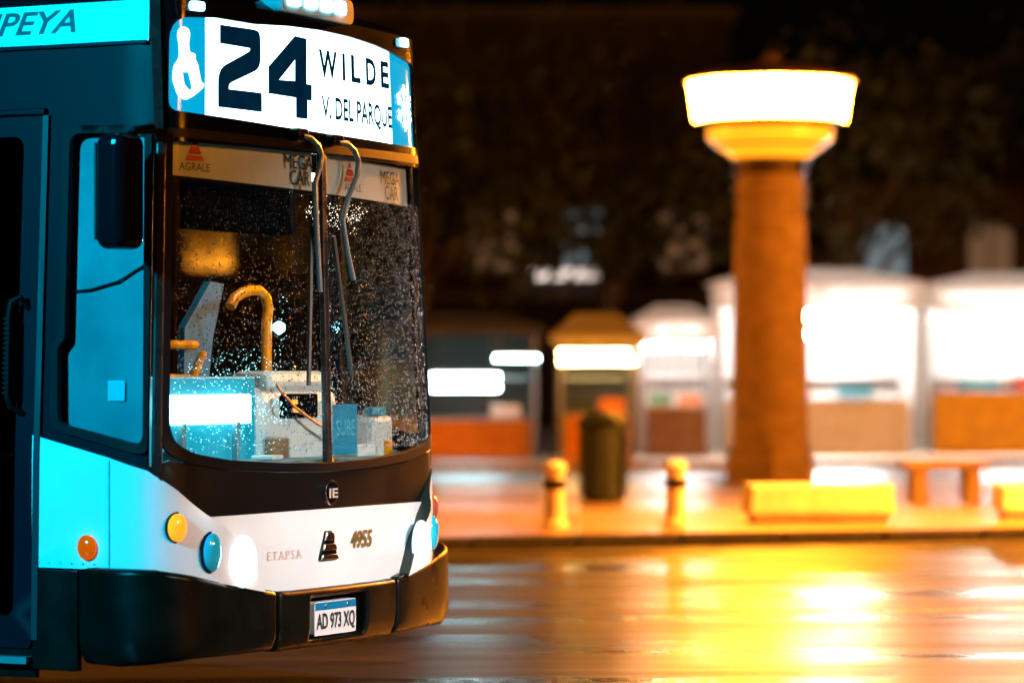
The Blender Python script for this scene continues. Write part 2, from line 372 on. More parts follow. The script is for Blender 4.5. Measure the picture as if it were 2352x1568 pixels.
for k in range(6):
    a = R(30 + 60 * k); d = Vector((math.cos(a), math.sin(a)))
    quad(Vector((0, 0)), a, .115, .011); quad(d * .06, a + .8, .045, .009); quad(d * .06, a - .8, .045, .009)
obj('snowflake_symbol', V, F, icon_w, sp2)

# roof
rings = []
ss = [-11.2 + .8 * i for i in range(12)] + [-1.7, -1.5, -1.4, -1.3, -1.2, -1.1, -.9, -.6, -.3, 0]
ss = sorted(set(ss)); ss = ss + [-s for s in ss[::-1][1:]]
V, F = [], []
for z, ins in ((3.2, .0), (3.245, .012), (3.285, .06), (3.31, .16), (3.33, .45)):
    for s in ss: q = P(s, min(z, 3.25), -ins); V.append((q.x, q.y, z))
n = len(ss)
for j in range(4):
    for i in range(n - 1): F.append((j * n + i, j * n + i + 1, (j + 1) * n + i + 1, (j + 1) * n + i))
F.append(tuple(range(4 * n, 5 * n)))
obj('roof', V, F, black, bus, smooth=True)
pod = bp('roof_light_pod', rnd([(-.43, 3.235), (.27, 3.225), (.27, 3.34), (-.43, 3.345)], .05), ledbody, off=.05, thick=.12, step=.08, bevel=.02)
for a in (-.33, -.175, -.025, .115):
    patch('lamp', rnd([(a - .055, 3.262), (a + .055, 3.262), (a + .055, 3.325), (a - .055, 3.325)], .025), ledroof, off=.062, thick=.02, parent=pod, step=.04)
for s in (-1.05, .985): bp('marker_lamp', rnd([(s - .045, 3.185), (s + .045, 3.185), (s + .045, 3.225), (s - .045, 3.225)], .015), ledroof, off=.03, thick=.03, step=.04)

# windscreen and its surround
win = [(-1.19, 2.63), (-1.19, 1.34), (-1.16, 1.26), (-1.04, 1.215), (-.8, 1.182), (-.4, 1.16), (0, 1.152), (.4, 1.16), (.8, 1.182), (1.04, 1.215), (1.16, 1.26), (1.19, 1.34), (1.19, 2.63), (0, 2.618)]
win = rnd(win, [.03, .05, .05, .05, 0, 0, 0, 0, 0, .05, .05, .05, .03, 0])
ws = bp('windscreen', win, windglass, off=-.004, thick=.005, step=.07)
def grow(poly, d):
    cx = sum(p[0] for p in poly) / len(poly); cz = 1.9
    return [(p[0] + d * (1 if p[0] > 0 else -1) * min(1, abs(p[0]) / .6), p[1] + d * (1 if p[1] > cz else -1)) for p in poly]
bp('windscreen_seal', grow(win, .03), rubber, off=.014, thick=.03, holes=[grow(win, -.012)], step=.07, bevel=.006)
bp('windscreen_divider', [(-.022, 1.14), (.022, 1.14), (.022, 2.62), (-.022, 2.62)], post_m, off=.012, thick=.03, bevel=.006, step=.2)
for k in (-1, 1):
    q = [(-1.252, 1.14), (-1.205, 1.1), (-1.205, 2.6), (-1.252, 2.6)]
    bp('corner_pillar', q if k < 0 else mir(q), post_m, off=.016, thick=.04, bevel=.012, step=.1)
    q = [(-1.285, 3.23), (-1.245, 3.23), (-1.222, 2.605), (-1.256, 2.605)]
    bp('corner_pillar', q if k < 0 else mir(q), post_m, off=.026, thick=.03, bevel=.008, step=.1)
    # sun strip behind the glass
q1 = [(-1.165, 2.455), (-.6, 2.44), (-.03, 2.43), (-.03, 2.6), (-1.165, 2.635)]
q2 = [(.06, 2.425), (.6, 2.415), (1.1, 2.405), (1.1, 2.59), (.06, 2.605)]
st1 = bp('sun_strip', q1, blind_m, off=-.04, thick=.003); st2 = bp('sun_strip', q2, blind_m, off=-.04, thick=.003)
def maker_mark(par, c, z, w, h, off=-.034):
    def tri(z0, z1):
        k = lambda q: w / 2 * (1 - (q - z) / h); patch('maker_mark', [(c - k(z0), z0), (c + k(z0), z0), (c + k(z1), z1), (c - k(z1), z1)], red_p, off=off, thick=.002, parent=par, step=.1)
    tri(z, z + h * .22); tri(z + h * .3, z + h * .62); tri(z + h * .7, z + h * .97)
maker_mark(st1, -.99, 2.523, .13, .105); text('strip_lettering', 'AGRALE', -1.1, -.885, 2.478, 2.513, ink, st1, off=-.034)
maker_mark(st2, .355, 2.492, .12, .095); text('strip_lettering', 'AGRALE', .29, .47, 2.448, 2.482, ink, st2, off=-.034)
for a, par, z in ((-.29, st1, 2.445), (.72, st2, 2.42)):
    text('strip_lettering', 'MEGA', a, a + .26, z + .08, z + .145, ink, par, off=-.034); text('strip_lettering', 'CAR', a + .05, a + .23, z + .005, z + .075, ink, par, off=-.034)
# wipers
def wiper(arm, blade, name):
    a = tube(name, [P(s, z, .055) for s, z in arm], .013, arm_m, bus, 8)
    V, F = tube_geo([P(s, z, .022) for s, z in blade], .012, 6); obj('wiper_blade', V, F, blade_m, a)
    box('wiper_mount', P(arm[0][0], arm[0][1] + .01, .035), (.09, .06, .05), black, a, b=.01)
wiper([(-.27, 2.67), (-.2, 2.665), (-.13, 2.635), (-.1, 2.59), (-.118, 2.532), (-.16, 2.467), (-.162, 2.359), (-.15, 2.15), (-.135, 1.955)], [(-.15, 2.26), (-.17, 1.9), (-.195, 1.524)], 'wiper')
wiper([(.06, 2.66), (.15, 2.66), (.22, 2.635), (.268, 2.583), (.248, 2.512), (.151, 2.405), (.09, 2.294), (.13, 2.146), (.18, 2.02)], [(.055, 2.222), (.13, 1.9), (.205, 1.563)], 'wiper')
# rain on the glass
V, F = [], []
def drop(s, z, r, k=1.0, off=.002):
    c = P(s, z, off); n_ = nrm(s); x = n_.cross(Vector((0, 0, 1))).normalized(); b = len(V)
    for i in range(6): q = math.pi / 3 * i; V.append(c + x * math.cos(q) * r + Vector((0, 0, 1)) * math.sin(q) * r * k)
    for i in range(6): q = math.pi / 3 * i; V.append(c + n_ * r * .55 + (x * math.cos(q) + Vector((0, 0, 1)) * math.sin(q) * k) * r * .55)
    for i in range(6): j = (i + 1) % 6; F.append((b + i, b + j, b + 6 + j, b + 6 + i))
    F.append(tuple(b + 6 + i for i in range(6)))
for i in range(16000):
    s = random.uniform(-1.15, 1.15)
    if random.random() > .45 + .45 * (s > 0): continue
    drop(s, random.uniform(1.22, 2.41), random.choice((.0018, .0022, .003, .0045)), random.uniform(1, 1.6))
tag(obj('rain_drops', V, F, drop_m, ws, smooth=True), kind='stuff')

# black apron, white front, headlamp wings, bumper
bp('front_apron', [(-1.3, 1.16), (-1.12, 1.02), (-.98, .935), (-.3, .94), (.3, .94), (.98, .935), (1.12, 1.02), (1.3, 1.16), (1.17, 1.2), (.8, 1.15), (.4, 1.128), (0, 1.12), (-.4, 1.128), (-.8, 1.15), (-1.17, 1.2)], apron_m, off=.006, thick=.03, step=.07, bevel=.004)
fp = bp('front_panel', [(-1.0, .58), (-.9, .56), (.9, .56), (1.0, .58), (1.0, .945), (.3, .95), (-.3, .95), (-1.0, .945)], paint, offf=lambda s, z: .02 + .02 * min(1, max(0, (.9 - z) / .05)), thick=.04, step=.05)
wing = [(-1.866, 1.308), (-1.46, 1.213), (-1.27, 1.158), (-1.14, 1.07), (-1.01, .965), (-.88, .875), (-.76, .79), (-.64, .6), (-.94, .655), (-1.22, .712), (-1.45, .722), (-1.866, .722)][::-1]
def prow(s, z):
    t = min(1, max(0, (1.22 - abs(s)) / .35)); t = t * t * (3 - 2 * t); h = min(1, max(0, (1.12 - z) / .2))
    return .012 + .085 * t * h
for k in (-1, 1):
    w_ = bp('corner_panel', wing if k < 0 else mir(wing), paint, offf=prow, thick=.1, rim=wall_m, step=.06)
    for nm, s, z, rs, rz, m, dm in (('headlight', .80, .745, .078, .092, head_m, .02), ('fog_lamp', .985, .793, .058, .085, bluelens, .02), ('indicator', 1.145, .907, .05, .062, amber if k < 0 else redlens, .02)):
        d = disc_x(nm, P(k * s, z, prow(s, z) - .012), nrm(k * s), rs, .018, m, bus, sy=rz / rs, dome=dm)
        # lamp surround; at the headlights a glowing ring that imitates bloom
        disc_x('bezel_or_bloom_ring', P(k * s, z, prow(s, z) - .014), nrm(k * s), rs * (1.12 if nm != 'headlight' else 1.28), .012, black if nm != 'headlight' else halo_m, d, sy=rz / rs)
    disc_x('side_marker', P(k * 1.563, .817, .006), nrm(k * 1.563), .05, .02, amber_d, bus, sy=1.1, dome=.02)
text('operator_lettering', 'E.T.A.P.S.A.', -.56, -.29, .735, .775, pink, bus, off=.046)
g = text('fleet_number', '4955', .135, .345, .755, .84, gold, bus, off=.046, shear=.15, bold=.035)
# chrome triangular maker badge
bd = bp('maker_badge', rnd([(-.155, .715), (.0, .715), (-.05, .85), (-.095, .85)], .015), black, off=.055, thick=.02, step=.05)
for z0, z1 in ((.718, .742), (.76, .79), (.806, .845)):
    k = lambda q: .075 * (1 - (q - .715) / .21); c = -.0765
    patch('badge_bar', [(c - k(z0), z0), (c + k(z0), z0), (c + k(z1), z1), (c - k(z1), z1)], chrome, off=.063, thick=.01, parent=bd, step=.1, bevel=.003)
# shield emblem under the windscreen
em = bp('emblem', rnd([(-.012, .955), (.045, 1.0), (.05, 1.06), (-.01, 1.09), (-.07, 1.06), (-.066, 1.0)], .03), chrome, off=.03, thick=.03, step=.06, bevel=.006)
patch('emblem_field', rnd([(-.012, .968), (.036, 1.004), (.04, 1.055), (-.01, 1.08), (-.06, 1.055), (-.056, 1.004)], .03), black, off=.033, thick=.004, parent=em, step=.06)
text('emblem_lettering', 'IE', -.048, .03, 1.0, 1.045, mat('emblem_silver', (.75, .6, .5), .3, metal=.4), em, off=.037, bold=.03)

# bumper
def btop(s): a = abs(s); return .592 if a < .5 else .592 + .07 * min(1, (a - .5) / .45) + (.068 * min(1, (a - .95) / .3) if a > .95 else 0)
def bprow(s, z):
    a = abs(s); t = min(1, max(0, (1.62 - a) / .3)); t = t * t * (3 - 2 * t)
    lip = max(0, (.42 - z) / .12); return .015 + t * (.07 + .01 * min(1, max(0, (a - .5) / .15))) - .05 * lip * lip
def strip(a0, a1, zb, n=10):
    xs = [a0 + (a1 - a0) * i / n for i in range(n + 1)]; return [(x, zb(x)) for x in xs] + [(x, btop(x)) for x in xs[::-1]]
rec = rnd([(-.27, .36), (.22, .36), (.22, .55), (-.27, .55)], .02)
bmp = bp('bumper', strip(-.525, .525, lambda x: .32), bump_m, offf=bprow, thick=.14, holes=[rec], step=.06, bevel=.02)
for k in (-1, 1):
    q = strip(-1.62, -.54, lambda x: .33 - .03 * min(1, max(0, (-x - 1.1) / .3)), 14)
    bp('bumper_corner', q if k < 0 else mir(q), bump_m, offf=bprow, thick=.14, step=.06, bevel=.022)
    q = [(-1.866, .27), (-1.62, .27), (-1.62, .716), (-1.866, .716)]
    bp('side_skirt', q if k < 0 else mir(q), bump_m, off=.012, thick=.04, bevel=.006)
bp('plate_recess', [(-.29, .34), (.24, .34), (.24, .57), (-.29, .57)], rubber, off=-.02, thick=.02)
pt = bp('number_plate', rnd([(-.205, .37), (.165, .37), (.165, .525), (-.205, .525)], .012), plate_w, off=.055, thick=.07, step=.08)
patch('plate_band', [(-.2, .487), (.16, .487), (.16, .521), (-.2, .521)], plate_b, off=.058, thick=.004, parent=pt, step=.08)
text('plate_lettering', 'AD 973 XQ', -.19, .15, .385, .472, ink, pt, off=.0585, bold=.02)
for s in (-.12, .08): disc_x('plate_bolt', P(s, .505, .058), nrm(s), .008, .006, chrome, pt, n=8, dome=.002)

# near side, then the same on the far side
for k in (-1, 1):
    f = (lambda q: q) if k < 0 else mir
    bp('roof_band', f([(-11.2, 3.05), (-2.2, 3.05), (-1.29, 3.042), (-1.29, 3.225), (-2.2, 3.225), (-11.2, 3.225)]), paint, off=.008, thick=.02, step=.14 if k < 0 else .3)
    wn_ = rnd([(-1.288, 1.272), (-1.35, 1.28), (-1.73, 1.36), (-1.738, 1.7), (-1.7, 1.73), (-1.69, 2.645), (-1.3, 2.638)], [.05, 0, .05, .03, .02, .06, .03])
    bp('side_panel', f([(-1.262, 1.15), (-1.3, 1.16), (-1.46, 1.205), (-1.866, 1.3), (-1.866, 2.76), (-11.2, 2.76), (-11.2, 3.055), (-1.262, 3.045)]), navy, off=.0, thick=.02, holes=[f(wn_)], step=.09 if k < 0 else .2)
    bp('cab_window_frame', f(rnd([(-1.268, 1.225), (-1.35, 1.238), (-1.77, 1.335), (-1.775, 1.7), (-1.735, 1.75), (-1.73, 2.68), (-1.27, 2.67)], [.05, 0, .06, .03, .02, .08, .03])), rubber, off=.016, thick=.02, holes=[f(wn_)], step=.08, bevel=.006)
    bp('cab_window', f(wn_), sideglass, off=.002, thick=.004, step=.12)
    # rear body
    arch = lambda c: [(c + .62 * math.cos(R(a)), .45 + .62 * math.sin(R(a))) for a in range(0, 181, 20)]
    lo = [(-11.2, .35)] + [(-9.6 - 0 + x + 9.6 - 8.9, z) for x, z in []] + [(-9.4, .35)] + arch(-8.8)[::-1] + [(-8.1, .35), (-4.8, .35)] + arch(-4.1)[::-1] + [(-3.4, .35), (-3.05, .35), (-3.05, 1.32), (-11.2, 1.32)]
    bp('body_side', f(lo), paint, off=.008, thick=.02, step=.3)
    wins = [rnd([(a, 1.5), (a + 1.45, 1.5), (a + 1.45, 2.62), (a, 2.62)], .08) for a in (-11.0, -9.4, -7.8, -6.2, -4.6)]
    bp('window_band', f([(-11.2, 1.33), (-3.05, 1.33), (-3.05, 2.755), (-11.2, 2.755)]), navy, off=.0, thick=.02, holes=[f(w__) for w__ in wins], step=.3)
    for w__ in wins: bp('side_window', f(w__), doorglass, off=-.006, thick=.004, step=.4)
    for a in (-4.1, -8.8):
        u = .17 if k < 0 else W - .17; v = P(a, .5).y
        wv = [(0, 0)]
        whl = lathe('wheel', [(.2, -.14), (.44, -.14), (.48, -.1), (.48, .1), (.44, .14), (.2, .14)], tyre_m, bus, n=28)
        whl.rotation_euler = (0, R(90), 0); whl.location = (u, v, .48)
        lathe('rim', [(.05, -.145), (.22, -.15), (.3, -.146), (.3, .146), (.22, .15), (.05, .145)], steel, whl, n=20)
text('route_lettering', 'POMPEYA', -2.5, -1.672, 3.095, 3.2, ink, bus, off=.0105, shear=.35, bold=.015)
bp('rain_gutter', [(-11.2, 3.036), (-1.3, 3.03), (-1.3, 3.045), (-11.2, 3.051)], navy, off=.022, thick=.02, step=.25)
# front door
dr = bp('door', rnd([(-3.04, .36), (-1.88, .36), (-1.84, 2.735), (-3.04, 2.735)], .03), navy, off=.004, thick=.04, holes=[rnd([(-2.38, .5), (-1.975, .5), (-1.945, 2.64), (-2.38, 2.64)], .06), rnd([(-2.97, .5), (-2.5, .5), (-2.5, 2.64), (-2.97, 2.64)], .06)], step=.12, bevel=.005)
for a, b in ((-2.39, -1.94), (-2.98, -2.49)): patch('door_pane', [(a, .49), (b, .49), (b, 2.65), (a, 2.65)], doorglass, off=-.02, thick=.004, parent=dr, step=.3)
patch('door_edge_strip', [(-1.868, .4), (-1.835, .4), (-1.805, 2.73), (-1.835, 2.73)], mat('door_edge', (.02, .03, .035), .35), off=.018, thick=.02, parent=dr, step=.2, bevel=.006)
patch('door_head_rail', [(-3.04, 2.735), (-1.82, 2.735), (-1.82, 2.762), (-3.04, 2.762)], navy, off=.03, thick=.04, parent=dr, step=.2, bevel=.006)
h = tube('door_handle', [P(-1.905, 1.87, .0), P(-1.92, 1.92, .05), P(-1.955, 1.9, .07), P(-1.962, 1.84, .075), P(-1.962, 1.48, .075), P(-1.955, 1.43, .06), P(-1.92, 1.4, .0)], .014, rubber, dr)
for i in range(16): patch('grip_rib', [(-1.978, 1.49 + i * .022), (-1.944, 1.49 + i * .022), (-1.944, 1.498 + i * .022), (-1.978, 1.498 + i * .022)], rubber, off=.093, thick=.03, parent=h, step=.1)
patch('door_step', [(-3.0, .285), (-1.87, .295), (-1.87, .325), (-3.0, .318)], steel, off=.05, thick=.12, parent=dr, step=.2, bevel=.008)
patch('step_skirt', [(-3.05, .22), (-1.86, .23), (-1.86, .36), (-3.05, .36)], bump_m, off=-.005, thick=.03, parent=dr, step=.2)
tube('grab_rail', [(.2, 1.2, 1.86), (.2, 1.0, 1.8), (.2, .9, 1.66), (.2, .9, 1.4), (.2, .92, 1.0)], .02, yellow, bus)
# rear-view mirror
mr_ = box('side_mirror', (-.15, .203, 2.365), (.2, .15, .5), black, bus, b=.05)
mr_.modifiers[0].segments = 5
box('mirror_glass', (-.15, .284, 2.365), (.15, .012, .42), chrome, mr_, b=.004)
tube('mirror_arm', [(-.12, .2, 2.58), (-.06, .19, 2.63), (.06, .18, 2.65)], .022, black, mr_)

# interior
box('floor', (W / 2, 5.6, .55), (2.36, 10.6, .06), int_dark, bus)
box('underbody', (W / 2, 5.7, .42), (1.7, 10.6, .16), int_dark, bus)
box('rear_wall', (W / 2, 11.15, 1.75), (2.4, .08, 2.9), navy, bus)
box('ceiling', (W / 2, 5.6, 2.98), (2.2, 10.6, .05), int_dark, bus)
box('cab_header', (W / 2, .5, 2.72), (2.2, .5, .34), int_dark, bus, b=.04)
box('sun_visor', (.95, .3, 2.34), (.95, .03, .22), int_dark, bus, b=.01)
dash = box('dashboard', (W / 2, .38, 1.0), (2.24, .46, .34), int_grey, bus, b=.04)
box('dash_ledge', (.78, .62, 1.2), (1.3, .16, .04), int_grey, dash, b=.01)
dp = box('cab_display', (.93, .46, 1.412), (.69, .05, .138), ledpanel, bus, b=.008)
for u in (.7, 1.16): box('display_leg', (u, .45, 1.255), (.03, .03, .19), int_grey, dp)
bd2 = box('cyan_wash_board', (.96, .53, 1.365), (.9, .06, .4), mat('cyan_wash_lit', (.0, .12, .16), .4, emit=(.0, .38, .55), es=.75, var=(3, .6)), bus, b=.01)  # glowing board behind the display stands in for a wash of cyan light
box('added_cab_light', (1.75, .45, 2.54), (.5, .12, .03), mat('added_cab_light_lit', (.9, .8, .7), .3, emit=(1, .78, .58), es=26), bus, b=.005)  # ceiling light added to bring out the orange of the handrail
cn = box('driver_console', (1.8, .62, 1.3), (.78, .26, .42), int_light, bus, b=.07)
box('instrument_hood', (1.82, .62, 1.53), (.6, .24, .12), int_light, cn, b=.05)
box('instrument_cluster', (1.78, .485, 1.42), (.34, .02, .12), int_dark, cn, b=.01)
for u, z in ((1.72, 1.44), (1.73, 1.4)): box('dash_lamp', (u, .472, z), (.04, .01, .022), spark_o, cn)
lathe('speaker_dome', [(.05, 0), (.045, .03), (.025, .05), (.005, .055)], black, cn, n=14, loc=(1.85, .6, 1.585))
ring = [(1.85 + .24 * math.cos(t), .98 + .2 * math.sin(t), 1.42 + .13 * math.sin(t)) for t in [2 * math.pi * i / 24 for i in range(25)]]
sw = tube('steering_wheel', ring, .016, int_dark, bus)
tube('steering_column', [(1.85, .98, 1.42), (1.85, .76, 1.2)], .035, int_dark, sw); tube('spoke', [(1.61, .98, 1.42), (2.09, .98, 1.42)], .014, int_dark, sw)
bar = tube('handrail', [(1.827, .7, 1.16), (1.827, .7, 1.5), (1.83, .7, 1.84), (1.845, .7, 1.9), (1.82, .7, 1.955), (1.76, .7, 1.985), (1.69, .7, 1.985), (1.61, .7, 1.97), (1.54, .7, 1.945), (1.5, .7, 1.9)], .026, yellow, bus, 10)
tube('cross_rail', [(1.83, .7, 1.535), (2.3, .72, 1.53)], .026, yellow, bar); lathe('rail_flange', [(.06, 0), (.06, .015), (.03, .05), (.028, .08)], yellow, bar, n=14, loc=(1.827, .7, 1.15))
spk = lathe('rail_lamp', [(.004, -.03), (.03, -.01), (.03, .02), (.004, .035)], spark_b, bar, n=16, loc=(1.88, .66, 1.8))
sc_ = [(1.43, 1.2), (1.45, 1.8), (1.68, 2.03), (1.8, 2.02), (1.7, 1.75), (1.6, 1.2)]
obj('cab_screen', [(x, y, z) for y in (.93, .97) for x, z in sc_], [tuple(range(6)), tuple(range(6, 12))[::-1]] + [(i, (i + 1) % 6, 6 + (i + 1) % 6, 6 + i) for i in range(6)], int_blue, bus)
tube('grab_handle', [(1.2, .9, 1.718), (1.5, .9, 1.715)], .022, yellow, bus); tube('grab_handle', [(1.2, .9, 1.56), (1.48, .9, 1.555), (1.57, .9, 1.68)], .018, yellow, bus)
for i, (u, v) in enumerate(((2.05, 1.5), (1.2, 1.9), (1.75, 2.0), (2.1, 2.6))):
    s_ = box('seat', (u, v, 1.15), (.45, .45, .1), int_blue, bus, b=.03); box('seat_back', (u, v + .22, 1.5), (.45, .08, .7), int_blue, s_, b=.03); box('seat_leg', (u, v, .84), (.08, .3, .53), int_dark, s_)
bp('reflection_stand_in_panel', [(-1.268, 1.2), (-1.8, 1.3), (-1.8, 2.7), (-1.268, 2.7)], mat('reflection_stand_in_grey', (.3, .3, .3), .5, var=(2.2, .6)), off=-.05, thick=.008, step=.1)  # added panel catching lamp light, in place of a reflection in the glass
bp('window_note', [(-1.5, 1.46), (-1.41, 1.46), (-1.41, 1.55), (-1.5, 1.55)], plate_w, off=-.04, thick=.003)
tube('window_cord', [P(-1.3, 2.06, -.035), P(-1.45, 1.985, -.035), P(-1.6, 1.95, -.035), P(-1.75, 1.94, -.035)], .005, rubber, bus, 5)
box('added_dark_sheet', (W / 2, 3.6, 1.75), (2.3, .05, 2.4), int_dark, bus)  # added dark sheet closing off the cabin so its depth stays black
for u, z in ((2.05, 1.86), (2.14, 1.84), (2.22, 1.83)): box('cabin_lamp', (u, 1.3, z), (.018, .02, .07), spark_o, bus, b=.004)
crd = box('card_reader_sign', (1.495, .055, 1.315), (.22, .008, .235), card_b, bus, b=.002)
V, F = glyphs('SUBE'); obj('card_lettering', [(1.41 + a * .17, .0495, 1.285 + b * .075) for a, b in V], F, card_t, crd)
bp('round_sticker', [(.735 + .028 * math.cos(R(20 * i)), 1.545 + .028 * math.sin(R(20 * i))) for i in range(18)], mat('round_sticker', (.1, .06, .015), .5, var=(80, .2)), off=-.012, thick=.002, step=.03)
box('ticket_machine', (2.25, .4, 1.25), (.22, .24, .24), int_light, bus, b=.03)

# ------------------------------------------------------------------ street lamps
stone = mat('lamp_stone', (.5, .34, .2), .7, var=(5, .75), bump=(14, .2, .01))
lantern_m = mat('lantern_glass_lit', (.9, .7, .4), .3, emit=(1, .3, .016), es=330)
collar_glow_m = mat('collar_glow_lit', (.9, .5, .1), .3, emit=(1, .36, .01), es=1.5)  # flared housing under the lantern glows by emission, in place of light on it
cap_m = mat('lantern_cap', (.25, .12, .05), .5, var=(6, .6))
bronze = mat('lantern_bronze', (.1, .06, .03), .45, metal=.5)
def lantern_lamp(x, y, label):
    r = empty('lantern_column', (x, y, .12)); tag(r, label, 'street lamp', 'lantern columns of the plaza')
    lathe('plinth', [(.58, 0), (.58, .3), (.55, .34), (.54, .46), (.51, .5)], stone, r, n=8, smooth=False)
    lathe('column', [(.5, .48), (.485, 2.2), (.47, 3.38), (.44, 3.4), (.44, 4.0)], stone, r, n=24)
    for z in (3.38, 3.64, 3.82): lathe('column_ring', [(.455, z - .018), (.49, z - .012), (.49, z + .012), (.455, z + .018)], stone, r, n=24)
    lathe('neck', [(.47, 4.0), (.49, 4.03), (.49, 4.07), (.45, 4.09), (.45, 4.14), (.5, 4.16), (.5, 4.2), (.46, 4.22)], bronze, r, n=24)
    lathe('glow_collar', [(.47, 4.2), (.56, 4.27), (.72, 4.38), (.82, 4.47), (.82, 4.61)], collar_glow_m, r, n=24)
    lathe('collar_ring', [(.83, 4.6), (.85, 4.61), (.85, 4.63), (.84, 4.67), (.98, 4.7)], bronze, r, n=24)
    g = lathe('lantern', [(.985, 4.7), (.985, 4.72), (1.06, 5.2), (1.0, 5.21)], lantern_m, r, n=8, smooth=False)
    lathe('collar_band', [(.7, 4.36), (.735, 4.372), (.735, 4.39), (.72, 4.4)], bronze, r, n=24); c = lathe('lantern_cap', [(1.1, 5.2), (1.1, 5.24), (.85, 5.33), (.45, 5.42), (.12, 5.47), (.1, 5.56), (.02, 5.6)], cap_m, r, n=24)
    return r
lantern_lamp(3.36, 42.5, 'round column lamp with wide glowing lantern, right of the bus')
lantern_lamp(-11.0, 44.0, 'column lamp with wide lantern, added out of view beyond the left edge')  # unseen lantern added for golden backlight
lantern_lamp(11.5, 36.5, 'column lamp with wide lantern, past the right edge of the benches')

lantern_lamp(12.5, 11.5, 'column lamp with wide lantern, added out of view to warm the bus front')  # unseen lantern added for orange light and golden glints on the front
grey_m = mat('mast_grey', (.2, .2, .21), .4, metal=.6)
def mast(x, y, z, aim, col, power, label, ems, reach, blend=.6, cone=75):
    d = Vector(aim) - Vector((x, y, z)); a = math.atan2(d.y, d.x)
    r = empty('street_lamp', (x - math.cos(a) * reach, y - math.sin(a) * reach, 0), a); tag(r, label, 'street lamp')
    lathe('mast', [(.16, 0), (.16, .5), (.09, .55), (.06, z + .1)], grey_m, r, n=12)
    tube('mast_arm', [(0, 0, z), (reach * .5, 0, z + .16), (reach - .3, 0, z + .16)], .04, grey_m, r)
    h = box('lamp_head', (reach, 0, z + .16), (.75, .3, .1), grey_m, r, b=.03)
    box('led_panel', (reach, 0, z + .1), (.6, .24, .02), mat('led_' + str(len(MATS)), (.9, .9, .9), .3, emit=col, es=ems), h)
    L = bpy.data.lights.new('lamp_light', 'SPOT'); L.energy = power; L.color = col; L.shadow_soft_size = .3; L.spot_size = R(cone); L.spot_blend = blend
    lo_ = bpy.data.objects.new('lamp_light', L); link(lo_, h); lo_.location = (reach, 0, z + .02)
    dl = Vector((math.hypot(d.x, d.y), 0, d.z)); lo_.rotation_euler = dl.to_track_quat('-Z', 'Y').to_euler()
mast(-8.0, 8.0, 5.5, (-2.6, 14.6, 1.6), (.0, .64, 1.0), 11500, 'cool blue-white mast lamp on the near kerb beside the bus', 8, 1.2, cone=36)
mast(7.6, 8.6, 5.5, (.1, 15.4, .88), (.8, .95, 1.0), 10500, 'added white mast lamp, out of view, whitening the bus front', 8, 1.2, cone=23, blend=1.0)  # unseen lamp added and aimed low to keep the front panel white
mast(7.4, 29.5, 6.5, (2.5, 27.0, .2), (1.0, .27, .02), 36000, 'added orange sodium mast lamp past the right edge, lighting the pavement', 8, 2.0, cone=150)  # unseen lamp added as front light for the pavement and blocks

# ------------------------------------------------------------------ things on the pavement
white_c = mat('white_concrete', (.8, .78, .74), .6, var=(7, .8), bump=(30, .2, .006))
def block(x, y, w, h, label):
    r = empty('concrete_block', (x, y, .12), KA * .3); tag(r, label, 'concrete block', 'white concrete blocks along the kerb')
    box('plinth', (0, 0, .04), (w - .12, .44, .08), white_c, r, b=.01); box('slab', (0, 0, .08 + (h - .08) / 2), (w, .56, h - .08), white_c, r, b=.025, top=.97)
block(2.96, 31.6, 1.42, .37, 'long low white concrete block on the kerb below the lantern column')
block(5.25, 32.4, .9, .34, 'short white concrete block on the kerb at the right edge')
def bollard(x, y, h, label):
    r = empty('bollard', (x, y, .12)); tag(r, label, 'bollard', 'white bollards')
    lathe('post', [(.13, 0), (.13, .04), (.1, .06), (.095, h - .12), (.1, h - .1)], white_c, r, n=16); lathe('cap', [(.11, h - .1), (.115, h - .06), (.09, h - .02), (.03, h)], white_c, r, n=16)
    lathe('band', [(.099, h - .26), (.106, h - .255), (.106, h - .185), (.099, h - .18)], rubber, r, n=16)
bollard(.4, 30.6, .62, 'round white bollard on the kerb beside the bus front, left of the bin')
bollard(1.55, 30.95, .62, 'round white bollard on the kerb left of the long block')
bench_m = mat('bench_concrete', (.42, .32, .22), .65, var=(6, .7), bump=(20, .2, .006))
r = empty('bench', (4.8, 36.3, .12), .1); tag(r, 'backless concrete bench on the pavement right of the lantern column', 'bench')
box('seat', (0, 0, .42), (1.0, .42, .1), bench_m, r, b=.02, top=.96)
for s in (-1, 1): box('leg', (s * .3, 0, .185), (.16, .34, .37), bench_m, r, b=.015)
dark_m = mat('bin_metal', (.03, .045, .055), .4, metal=.4, rvar=(6, .3, .6))
r = empty('litter_bin', (1.02, 36.5, .12)); tag(r, 'dark metal litter bin on the pavement between the bus and lantern column', 'litter bin')
lathe('drum', [(.2, 0), (.24, .03), (.26, .8), (.28, .82)], dark_m, r, n=18); lathe('lid', [(.29, .82), (.29, .88), (.2, .98), (.04, 1.02)], dark_m, r, n=18)
for k in range(10):
    q = 2 * math.pi * k / 10; box('slat', (.262 * math.cos(q), .262 * math.sin(q), .42), (.02, .07, .68), dark_m, r, rz=q)
box('opening', (0, -.26, .87), (.24, .07, .05), rubber, r, b=.005)

